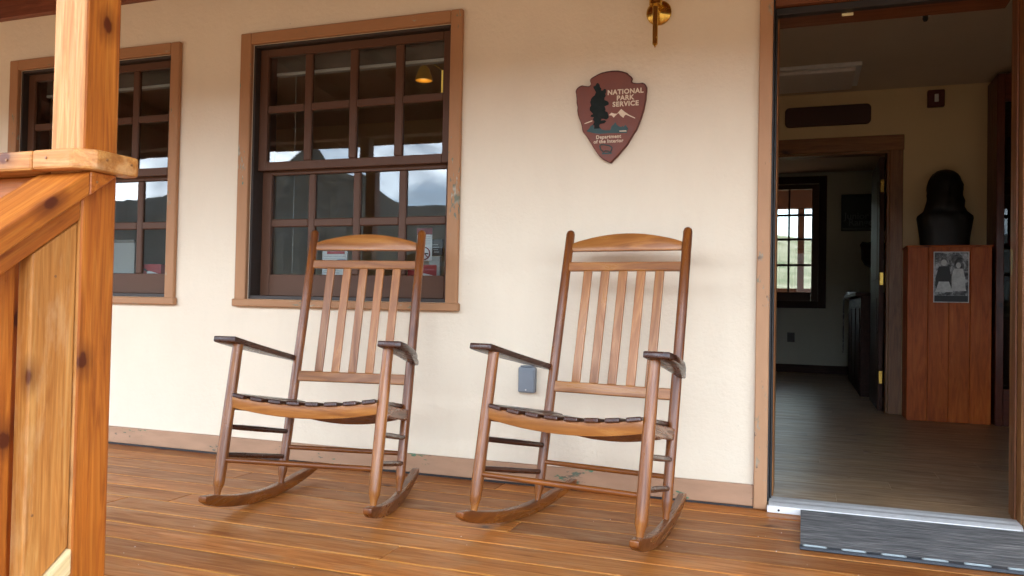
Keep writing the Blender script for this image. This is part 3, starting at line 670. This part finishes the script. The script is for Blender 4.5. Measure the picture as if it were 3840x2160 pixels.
sg = empty('arrowhead_sign', (-.522, -.001, 1.66), 'brown arrowhead shaped park sign with tree and white lettering on stucco wall', 'sign')
def inset(poly, k): return [(x * k, z * k - .002) for x, z in poly]
prism('board', OUT, .022, 'sign_edge', sg, T(0, -.023, 0), .003)
prism('face', inset(OUT, .972), .003, 'sign', sg, T(0, -.0262, 0), .0008)
fy = -.0278
prism('tree', TREE, .0014, 'tree_paint', sg, T(0, fy, 0)); prism('meadow', MEADOW, .0012, 'teal_paint', sg, T(0, fy + .0001, 0))
prism('mountain', MOUNT, .0014, 'cream_paint', sg, T(0, fy, 0)); prism('snow_line', pts('-116,-25 -81,-13 -80,-18 -115,-28'), .0014, 'cream_paint', sg, T(0, fy, 0))
prism('lake', pts('41,-67 73,-67 75,-72 44,-71'), .0016, 'cream_paint', sg, T(0, fy - .0004, 0))
tube('bison', [(x, fy + .001, z) for x, z in BISON], .0026, 'teal_paint', sg, 6); prism('bison_ground', pts('-35,-161 10,-161 10,-167 -33,-168'), .0014, 'teal_paint', sg, T(0, fy, 0))
for s_, x, z, h in (('NATIONAL', .066, .104, .0295), ('PARK', .066, .077, .0295), ('SERVICE', .068, .050, .0295), ('Department', -.006, -.091, .0215), ('of the Interior', -.006, -.111, .0215)):
    text('lettering', s_, h, 'cream_paint', sg, T(x, fy, z), .0010 if h > .025 else .0005, .0006, 1.10 if h > .025 else 1.06)

ln = empty('wall_lantern', (-.318, -.001, 2.105), 'polished brass wall lantern with round back plate above the sign', 'wall lamp')
lathe('back_plate', (0, 0, 0), (0, -.03, 0), [(0, .054), (.25, .055), (.5, .050), (.7, .034), (1, .020)], 'brass', ln, 28)
tube('arm', [(0, -.028, 0), (0, -.06, -.004), (0, -.085, .0)], .010, 'brass', ln, 10)
lathe('stem', (0, -.090, -.180), (0, -.090, .0), [(0, .0005), (.05, .004), (.075, .009), (.09, .0115), (.8, .0115), (1, .013)], 'brass', ln, 16)
lathe('socket', (0, -.090, .001), (0, -.090, .050), [(0, .024), (.08, .028), (.85, .028), (1, .030)], 'brass', ln, 24)
lathe('gallery', (0, -.090, .0505), (0, -.090, .070), [(0, .032), (.3, .050), (.7, .058), (1, .056)], 'brass', ln, 24)
lathe('chimney', (0, -.090, .0705), (0, -.090, .25), [(0, .050), (.2, .060), (.5, .058), (.8, .040), (1, .036)], 'lampglass', ln, 24)
lathe('finial', (0, -.090, .2505), (0, -.090, .30), [(0, .040), (.4, .03), (1, .004)], 'brass', ln, 20)

ob = empty('outlet_box', (-.8865, -.001, .48), 'grey weatherproof outlet cover low on wall behind the right rocking chair', 'outlet')
box('cover', (-.040, -.036, -.058), (.040, 0, .058), 'grey_plastic', ob, .008, 3); box('lid', (-.034, -.040, -.052), (.034, -.0365, .046), 'grey_plastic', ob, .003, 2); lathe('screw', (0, -.0405, -.044), (0, -.0415, -.044), [(0, .004), (1, .003)], 'aluminium', ob, 8); box('hinge', (-.030, -.034, .0585), (.030, -.004, .065), 'grey_plastic', ob, .002)
# door mat sloping off the threshold
mt = empty('door_mat', (.74, -.28, .0), 'dark grey ribbed door mat with slotted front edge below the doorway', 'mat')
def matm():
    m, t, b = newmat('ribbed_mat'); tcn = N(t, 'ShaderNodeTexCoord'); o = tcn.outputs['Object']
    a = noise(t, vmap(t, o, (6, 160, 6)), 1.0, 5, .65); a2 = noise(t, vmap(t, o, (14, 60, 14)), 1.0, 4)
    c = ramp(t, a, [(.3, (.040, .042, .044)), (.5, (.135, .136, .135)), (.66, (.30, .295, .28))]); c = mix(t, .5, c, ramp(t, a2, [(.3, .5), (.7, 1.3)]), 'MULTIPLY')
    t.links.new(c, b.inputs['Base Color']); b.inputs['Roughness'].default_value = .9; bump(t, b, a, .6, .004); return m
M['mat'] = matm(); M['rubber'] = plain('mat_rubber', (.05, .058, .068), .55, 0, .3, 20); M['slot'] = plain('slot_metal', (.28, .32, .32), .4, .3)
v, f = [], []; ny_ = 26
for i in range(ny_ + 1):
    y_ = .2185 - .4435 * i / ny_; zt = .0125 + .0155 * (1 - i / ny_) - (0 if i % 2 else .0015)
    for x_ in (-.452, .452): v.append(Vector((x_, y_, zt))); v.append(Vector((x_, y_, .002)))
for i in range(ny_):
    q = i * 4; f += [(q, q + 4, q + 6, q + 2), (q + 1, q + 3, q + 7, q + 5), (q, q + 1, q + 5, q + 4), (q + 2, q + 6, q + 7, q + 3)]
f += [(0, 2, 3, 1), (ny_ * 4, ny_ * 4 + 1, ny_ * 4 + 3, ny_ * 4 + 2)]
mesh('carpet', v, f, 'mat', mt)
box('border', (-.455, -.262, .002), (.455, -.2255, .0125), 'rubber', mt, .003)
for k in range(8):
    x_ = -.455 + .012 + .1225 * k; x2 = x_ + .075
    pl = []
    for i in range(9): a = math.pi / 2 + math.pi * i / 8; pl.append((x_ + .006 + .0062 * math.cos(a), .0062 * math.sin(a)))
    for i in range(9): a = -math.pi / 2 + math.pi * i / 8; pl.append((x2 - .006 + .0062 * math.cos(a), .0062 * math.sin(a)))
    if x2 < .455:
        tube('slot', [(x_, -.243 + z_, .0135) for x_, z_ in pl + pl[:1]], .0022, 'slot', mt, 6)

# ------------------------------------------------------------------ things in the windows
def card(name, x, y_, z, wd, h, th, mat, label, cat, lean=0.0, rz=0.0, grp=None):
    e = empty(name, (x, y_, z), label, cat, rz, grp)
    box('sheet' if th < .01 else 'box', (-wd / 2, 0, 0), (wd / 2, th, h), mat, e, min(.002, th / 3), 1, Matrix.Rotation(-lean, 4, 'X'))
    return e
SY = .120; SZ = .9285
ns = card('no_smoking_sign', -1.485, .1130, 1.030, .084, .162, .002, 'paper', 'white no smoking card with red band inside window behind rocking chair', 'sign')
box('red_band', (-.042, -.0015, .130), (.042, -.0005, .162), 'dark_red_ink', ns)
tube('prohibition_ring', [(.030 * math.cos(2 * math.pi * i / 24), -.001, .036 + .030 * math.sin(2 * math.pi * i / 24)) for i in range(25)], .003, 'dark_red_ink', ns, 6)
bar('slash', (-.021, -.001, .057), (.021, -.001, .015), .002, .005, 'dark_red_ink', ns, 0); bar('cigarette', (-.020, -.0008, .038), (.022, -.0008, .034), .0018, .006, 'ink', ns, 0)
for k in range(5): box('print_line', (-.010, -.0012, .118 - .009 * k), (.032, -.0005, .1205 - .009 * k), 'grey_paper', ns)
for (x, lab) in ((-1.500, 'red and white boxed item on the sill below the no smoking card'), (-3.225, 'red and white boxed item on the sill of the window behind the post')):
    e = card('gift_box', x, SY, SZ, .160, .082, .05, 'red_card', lab, 'box', 0, 0)
    prism('picture', [(-.02, .028), (.06, .012), (.074, .016), (.072, .026), (.0, .042), (-.02, .040)], .001, 'paper', e, T(0, -.0016, 0))
    prism('picture_handle', [(-.045, .050), (-.02, .036), (-.012, .042), (-.036, .058)], .001, 'ink', e, T(0, -.0016, 0))
    box('print_line', (-.07, -.0016, .006), (-.03, -.0006, .010), 'paper', e)
bk = card('booklet', -1.425, SY, 1.055, .072, .082, .012, 'ink', 'small black printed booklet beside the no smoking card', 'booklet')
for k in range(4): box('print_line', (-.022 + .004 * k, -.0012, .052 - .012 * k), (.012 + .006 * (k % 2), -.0005, .056 - .012 * k), 'grey_paper', bk)
gp = card('folded_paper', -1.433, SY + .002, SZ + .0, .06, .124, .02, 'grey_paper', 'grey folded paper under the black booklet', 'paper')
lf = card('leaflets', -2.005, SY, SZ, .150, .152, .010, 'paper', 'white printed leaflets standing on sill behind the left rocking chair', 'leaflet')
box('heading', (-.045, -.0012, .136), (.06, -.0005, .150), 'red_card', lf)
for k in range(8): box('print_line', (-.06, -.0012, .122 - .012 * k), (.03 if k > 3 else .066, -.0005, .1245 - .012 * k), 'grey_paper', lf)
box('print_picture', (.018, -.0014, .08), (.07, -.0005, .108), 'blue_ink', lf)
pp = card('notice_sheet', -3.46, .118, SZ, .24, .205, .004, 'grey_paper', 'pale notice sheet standing in the window behind the post', 'paper')
box('clip_bar', (-.12, -.003, .2055), (.12, .006, .222), 'blind', pp)
# small lamp burning inside the window room
lp = empty('amber_lamp', (-2.20, 1.5, 2.36), 'small lit amber lamp hanging inside behind the upper window panes', 'lamp')
tube('rod', [(0, 0, .199), (0, 0, .10)], .006, 'brass', lp, 8)
lathe('shade', (0, 0, .10), (0, 0, 0), [(0, .02), (.15, .035), (.9, .06), (1, .058)], 'amber', lp, 20)
M['streak_glow'] = emit('streak_glow', (1.0, .6, .12), .06)
tube('amber_streak', [(.14, 0, -.095), (.14, 0, .06)], .006, 'streak_glow', lp, 8); tube('streak_arm', [(0, 0, .11), (.07, 0, .112), (.14, 0, .0605)], .004, 'brass', lp, 8)  # glowing rod and its arm added to paint a bright streak behind the pane
ld = bpy.data.lights.new('amber_glow', 'POINT'); ld.energy = .03; ld.color = (1, .6, .2); ld.shadow_soft_size = .03
lo = bpy.data.objects.new('bulb', ld); COL.objects.link(lo); lo.parent = lp; lo.location = (0, 0, -.04)

# ------------------------------------------------------------------ inside the doorway
pd = empty('pedestal', (1.285, 3.05, FZ), 'red brown plank pedestal carrying the dark bust', 'pedestal')
for k in range(4):
    xa = -.272 + .136 * k; box('plank', (xa + .0008, 0, 0), (xa + .1352, .02, 1.268), 'redwood', pd, .0025)
for xa in (-.271, .251): box('side_board', (xa, .0205, 0), (xa + .02, .29, 1.268), 'redwood', pd, .002)
box('top', (-.280, -.008, 1.2685), (.280, .30, 1.282), 'redwood', pd, .003)
# bust: one lofted figure with long hair
bu = empty('bust', (1.270, 3.165, FZ + 1.2825), 'dark bronze bust of a long haired person on the plank pedestal', 'bust')
rings = [(0, .163, .085, 0), (.05, .165, .09, 0), (.12, .175, .10, 0), (.18, .183, .105, 0), (.205, .188, .104, 0), (.224, .184, .102, 0), (.240, .164, .096, 0), (.258, .143, .090, -.002), (.29, .130, .090, -.006), (.335, .124, .098, -.012), (.38, .118, .106, -.016), (.42, .121, .112, -.016), (.45, .119, .112, -.016), (.48, .110, .108, -.012), (.51, .098, .098, -.008), (.535, .082, .082, -.004), (.555, .056, .056, 0), (.566, .026, .030, 0)]
v, f = [], []; n_ = 40; rb_ = random.Random(5)
for z_, ax, ay, oy in rings:
    for k in range(n_):
        a = 2 * math.pi * k / n_; cx, cy = math.cos(a), math.sin(a); pw_ = .8 if z_ < .2 else (.9 if z_ < .25 else 1.0)
        x_ = ax * math.copysign(abs(cx) ** pw_, cx); y_ = oy + ay * math.copysign(abs(cy) ** pw_, cy)
        if cy < 0 and .29 < z_ < .5:   # face: narrower than the hair, nose, brow, sockets
            fr = max(0, 1 - abs(x_) / .055); y_ -= .012 * fr
            y_ -= .026 * max(0, 1 - abs(x_) / .016) * max(0, 1 - abs(z_ - .385) / .05)
            if abs(z_ - .41) < .02: y_ += .010 * max(0, 1 - abs(abs(x_) - .03) / .02)
            if abs(x_) > .06: y_ += .012
        if z_ > .24: x_ *= 1 + .030 * math.sin(z_ * 60 + 3 * a) + .02 * math.sin(z_ * 23 + 5 * a + 1)
        elif z_ > .1: y_ += .006 * math.sin(a * 9 + z_ * 30)
        if z_ > .225: x_ += rb_.uniform(-.005, .005); y_ += rb_.uniform(-.004, .004)
        v.append(Vector((x_, y_, z_)))
for i in range(len(rings) - 1):
    for k in range(n_):
        q, s = i * n_ + k, i * n_ + (k + 1) % n_; f.append((q, s, s + n_, q + n_))
f += [tuple(range(n_ - 1, -1, -1)), tuple(range((len(rings) - 1) * n_, len(rings) * n_))]
o = mesh('figure', v, f, 'bronze', bu, None, True, angle=70)
# black and white print on the pedestal
def photo_mat():
    m, t, b = newmat('old_photograph'); tcn = N(t, 'ShaderNodeTexCoord'); o = tcn.outputs['Object']
    a = noise(t, o, 16, 6, .7, .6); c = ramp(t, a, [(.40, .03), (.50, .18), (.60, .65)]); t.links.new(c, b.inputs['Base Color']); b.inputs['Roughness'].default_value = .5; return m
M['photo'] = photo_mat(); M['photo_dark'] = plain('photo_dark', (.035, .035, .035), .5, 0, .3); M['photo_pale'] = plain('photo_pale', (.75, .75, .72), .5, 0, .5, 40)
ph = empty('framed_print', (1.298, 3.049, FZ + .865), 'old black and white photograph of two seated figures fixed on the pedestal front', 'photograph')
box('border', (-.115, -.004, 0), (.115, 0, .370), 'photo_pale', ph, .001); box('image', (-.108, -.0055, .052), (.108, -.0042, .363), 'photo', ph); box('caption_strip', (-.108, -.0055, .007), (.108, -.0042, .051), 'photo_dark', ph)
def fig(x, z0, s, m1, m2):
    el = lambda cx, cz, rx_, rz_: [(cx + rx_ * math.cos(2 * math.pi * i / 14), cz + rz_ * math.sin(2 * math.pi * i / 14)) for i in range(14)]
    prism('figure_shape', [(x - .045 * s, z0), (x + .05 * s, z0), (x + .045 * s, z0 + .10 * s), (x + .030 * s, z0 + .17 * s), (x - .030 * s, z0 + .17 * s), (x - .05 * s, z0 + .09 * s)], .0006, m1, ph, T(0, -.0064, 0))
    prism('figure_shape', el(x, z0 + .195 * s, .017 * s, .022 * s), .0006, m2, ph, T(0, -.0068, 0))
    prism('figure_shape', [(x - .05 * s, z0 + .001), (x + .055 * s, z0 + .001), (x + .03 * s, z0 + .07 * s), (x - .03 * s, z0 + .07 * s)], .0006, m2, ph, T(0, -.0070, 0))
fig(-.048, .075, 1.1, 'photo_dark', 'photo_pale'); fig(.045, .085, .95, 'photo_pale', 'photo_pale')
# tall display cabinet right of the bust
cb = empty('display_cabinet', (1.595, 3.02, FZ), 'tall dark red wood cabinet with glass front right of the bust', 'cabinet')
for lo, hi in (((-.02, 0, .0), (.030, .32, 2.50)), ((1.05, 0, 0), (1.15, .32, 2.50)), ((.0305, .0, 2.30), (1.0495, .32, 2.50)), ((.0305, .0, .0), (1.0495, .32, .26)), ((.0305, .29, .2605), (1.0495, .32, 2.2995))):
    box('frame', lo, hi, 'darkred', cb, .004)
box('glass_door', (.0308, .02, .2605), (1.0492, .024, 2.2995), 'dark_glass', cb)
for z_ in (.75, 1.25, 1.75): box('shelf', (.031, .03, z_), (1.049, .288, z_ + .018), 'door_dark', cb)
for nm, x, z_, wd, h, m, lab in (('folded_cloth', 1.69, 1.268, .10, .10, 'pink', 'pink folded cloth on a cabinet shelf'), ('folded_cloth', 1.70, 1.768, .12, .30, 'navy', 'navy blue cloth hung in the cabinet'), ('storage_jar', 1.69, .768, .10, .26, 'olive', 'olive coloured jar on a low cabinet shelf')):
    e = empty(nm, (x, 3.16, FZ + z_ + .0005), lab, 'jar' if nm == 'storage_jar' else 'cloth')
    lathe('body', (0, 0, 0), (0, 0, h), [(0, wd * .42), (.15, wd * .5), (.6, wd * .46), (.85, wd * .3), (1, wd * .26)], m, e, 14)
# signs and fittings on the partition wall
sb = empty('wood_sign', (.458, YB - .001, 2.372), 'long dark wooden sign with rounded ends above the inner doorway', 'sign')
pl = []
for cx, cz, a0 in ((.285, .045, 0), (-.285, .045, 90), (-.285, -.045, 180), (.285, -.045, 270)):
    for i in range(6): a = R(a0 + 18 * i); pl.append((cx + .034 * math.cos(a), cz + .034 * math.sin(a)))
prism('board', pl, .03, 'wood_sign', sb, T(0, -.031, 0), .004)
fa = empty('fire_alarm', (1.229, YB - .001, 2.456), 'small square dark red alarm box high on the inner wall', 'alarm')
box('housing', (-.058, -.045, -.065), (.058, 0, .065), 'alarm', fa, .006); box('strobe', (-.012, -.055, -.03), (.016, -.0455, .03), 'white_metal', fa, .003)
cf = empty('ceiling_light', (.12, 2.80, CZ), 'white fluorescent ceiling light fixture, unlit, inside the room', 'ceiling light')
box('housing', (-.62, -.26, -.028), (.54, .30, 0), 'white_metal', cf, .004); box('diffuser', (-.60, -.24, -.058), (.50, .28, -.0285), 'fixture', cf, .012, 2)
sp = empty('smoke_sensor', (.94, 1.68, CZ), 'tiny dark ceiling sensor', 'sensor')
lathe('base', (0, 0, 0), (0, 0, -.012), [(0, .03), (1, .028)], 'fixture', sp); lathe('bulb', (0, 0, -.0125), (0, 0, -.045), [(0, .014), (.6, .016), (1, .010)], 'ink', sp, 12)
tg = empty('door_tag', (.447, .09, DZ - .0315), 'small pale tag hanging by a cord from the door header', 'tag')
tube('cord', [(0, -.012, .030), (.004, -.0135, .018), (-.003, -.0125, .008), (0, -.012, 0)], .0012, 'cord', tg, 6); box('tag_plate', (-.022, -.016, -.012), (.022, -.008, -.0003), 'tag', tg, .002)
# open inner door leaf with brass hinges
dl = empty('inner_door', (.893, YB + .125, FZ), 'dark wooden inner door standing open with brass hinges', 'door')
box('leaf', (-.036, .004, .008), (0, .80, 2.02), 'door_dark', dl, .003)
for z_ in (.22, 1.0, 1.74): box('hinge', (-.030, -.004, z_), (-.004, .0035, z_ + .10), 'brass', dl, .001)
box('panel', (-.040, .14, .25), (-.0365, .68, .9), 'door_dark', dl, .002); box('panel', (-.040, .14, 1.05), (-.0365, .68, 1.85), 'door_dark', dl, .002)
# far room: window, counter, posters
fwn = bpy.data.objects.new('back_window', None); COL.objects.link(fwn); fwn.parent = house; fwn.location = (FW[0], YF, FW[2])
FWW, FWH = FW[1] - FW[0], FW[3] - FW[2]
CW = .092
for lo, hi in (((FWW + .0005, -.02, -CW), (FWW + CW, -.0005, FWH + CW)), ((-CW, -.02, -CW), (-.0005, -.0005, FWH + CW)), ((0, -.021, FWH + .0005), (FWW, -.0005, FWH + CW)), ((0, -.021, -CW), (FWW, -.0005, -.0005))):
    box('casing', lo, hi, 'door_dark', fwn, .004)
for lo, hi in (((0, .06, 0), (.083, .10, FWH)), ((FWW - .083, .06, 0), (FWW, .10, FWH)), ((.0835, .06, 0), (FWW - .0835, .10, .11)), ((.0835, .06, FWH - .06), (FWW - .0835, .10, FWH))):
    box('sash_frame', lo, hi, 'sash', fwn, .003)
mxs = [-.42 - FW[0], -.15 - FW[0], .12 - FW[0]]
for x_ in mxs: box('muntin', (x_ - .013, .065, .1105), (x_ + .013, .095, FWH - .0605), 'sash', fwn, .003)
xe = [.0838] + [q for x_ in mxs for q in (x_ - .0133, x_ + .0133)] + [FWW - .0838]
for z_ in (1.39, 1.72, 2.03):
    for k in range(0, len(xe), 2):
        if xe[k + 1] - xe[k] > .02: box('muntin', (xe[k], .066, z_ - FW[2] - .015), (xe[k + 1], .094, z_ - FW[2] + .015), 'sash', fwn, .003)
M['screen'] = glass('dimming_film', (.74, .75, .72), 1.05, .0, .02)  # dark see-through layer added to dim the bright view outside
box('dimming_pane', (.0836, .105, .1106), (FWW - .0836, .107, FWH - .0606), 'screen', fwn)
box('pane', (.0836, .078, .1106), (FWW - .0836, .081, FWH - .0606), 'glass', fwn)
# porch at the back seen through that window
bpch = empty('back_porch', (.2, 9.2, GZ), 'red painted back porch post, beam and rail beyond the far window', 'porch')
def bb(n, lo, hi, m='beam'): return box(n, (lo[0] - .2, lo[1] - 9.2, lo[2] - GZ), (hi[0] - .2, hi[1] - 9.2, hi[2] - GZ), m, bpch, .003)
bb('post', (.215, 9.3, GZ), (.31, 9.395, 2.345)); bb('beam', (-4, 9.28, 2.35), (3, 9.43, 2.70)); bb('rail', (-4, 9.33, 1.055), (.214, 9.37, 1.14)); bb('rail', (.311, 9.33, 1.055), (3, 9.37, 1.14)); bb('rail', (-4, 9.33, .20), (.214, 9.37, .27)); bb('floor', (-4, 7.6, -.35), (3, 9.6, -.03))
for k in range(22):
    x_ = -1.6 + .13 * k
    if abs(x_ - .262) > .09: bb('baluster', (x_ - .018, 9.335, .275), (x_ + .018, 9.365, 1.0545))
ct = empty('service_counter', (.80, 4.6, FZ), 'dark panelled service counter with metal edged top in the back room', 'counter')
box('carcass', (0, 0, 0), (.9, 2.0, .93), 'door_dark', ct, .004); box('worktop', (-.05, -.03, .9305), (.95, 2.05, .965), 'door_dark', ct, .004); box('tray', (-.04, 1.60, .9655), (.22, 2.0, 1.0), 'counter_top', ct, .004)
for ya, yb in ((.08, .6), (.7, 1.22), (1.32, 1.9)): box('panel', (-.008, ya, .12), (-.0005, yb, .82), 'door_dark', ct, .003)
lathe('cable', (-.06, 1.93, .93), (-.06, 1.93, .30), [(0, .008), (1, .006)], 'counter_top', ct, 8)
jr = empty('ranger_poster', (1.00, YF - .001, 2.04), 'dark green board lettered Junior Ranger on the back room wall', 'poster')
box('board', (-.265, -.018, -.228), (.265, 0, .228), 'board_green', jr, .003)
text('lettering', 'Junior', .115, 'board_text', jr, T(-.09, -.0192, -.045), .002); text('lettering', 'Ranger', .115, 'board_text', jr, T(-.02, -.0192, -.125), .002)
box('strip', (-.25, -.0192, -.215), (.25, -.0182, -.19), 'board_text', jr)
sh = empty('shield_plaque', (1.10, YF - .001, 1.52), 'dark wooden shield plaque on the back room wall below the board', 'plaque')
SHP = [(-.12, .16), (-.06, .145), (0, .17), (.06, .145), (.12, .16), (.145, .12), (.13, .05), (.13, -.06), (.09, -.13), (0, -.18), (-.09, -.13), (-.13, -.06), (-.13, .05), (-.145, .12)]
prism('shield', SHP, .025, 'plaque', sh, T(0, -.026, 0), .004); prism('shield_face', [(x * .86, z * .86) for x, z in SHP], .003, 'door_dark', sh, T(0, -.0285, 0))
ol = empty('wall_outlet', (.16, YF - .001, .47), 'small socket plate low on the back room wall', 'outlet')
box('plate', (-.045, -.008, -.06), (.045, 0, .06), 'plaque', ol, .003)

# grit and crumbs lying on the deck
v, f = [], []; rc = random.Random(11)
for k in range(60):
    x, y_ = rc.uniform(-2.6, 1.3), rc.uniform(-1.9, -.05); r_ = rc.uniform(.0008, .0022)
    q = len(v); v += [Vector((x + r_ * dx * rc.uniform(.6, 1.4), y_ + r_ * dy * rc.uniform(.6, 1.4), .0005 + r_ * dz)) for dx, dy, dz in ((1, 0, 0), (0, 1, 0), (-1, 0, 0), (0, -1, 0), (0, 0, 1.2))]
    f += [(q, q + 1, q + 4), (q + 1, q + 2, q + 4), (q + 2, q + 3, q + 4), (q + 3, q, q + 4), (q + 3, q + 2, q + 1, q)]
o = mesh('grit', v, f, 'paper'); o['kind'] = 'stuff'; tag(o, 'pale grit and crumbs scattered over the porch boards', 'grit')
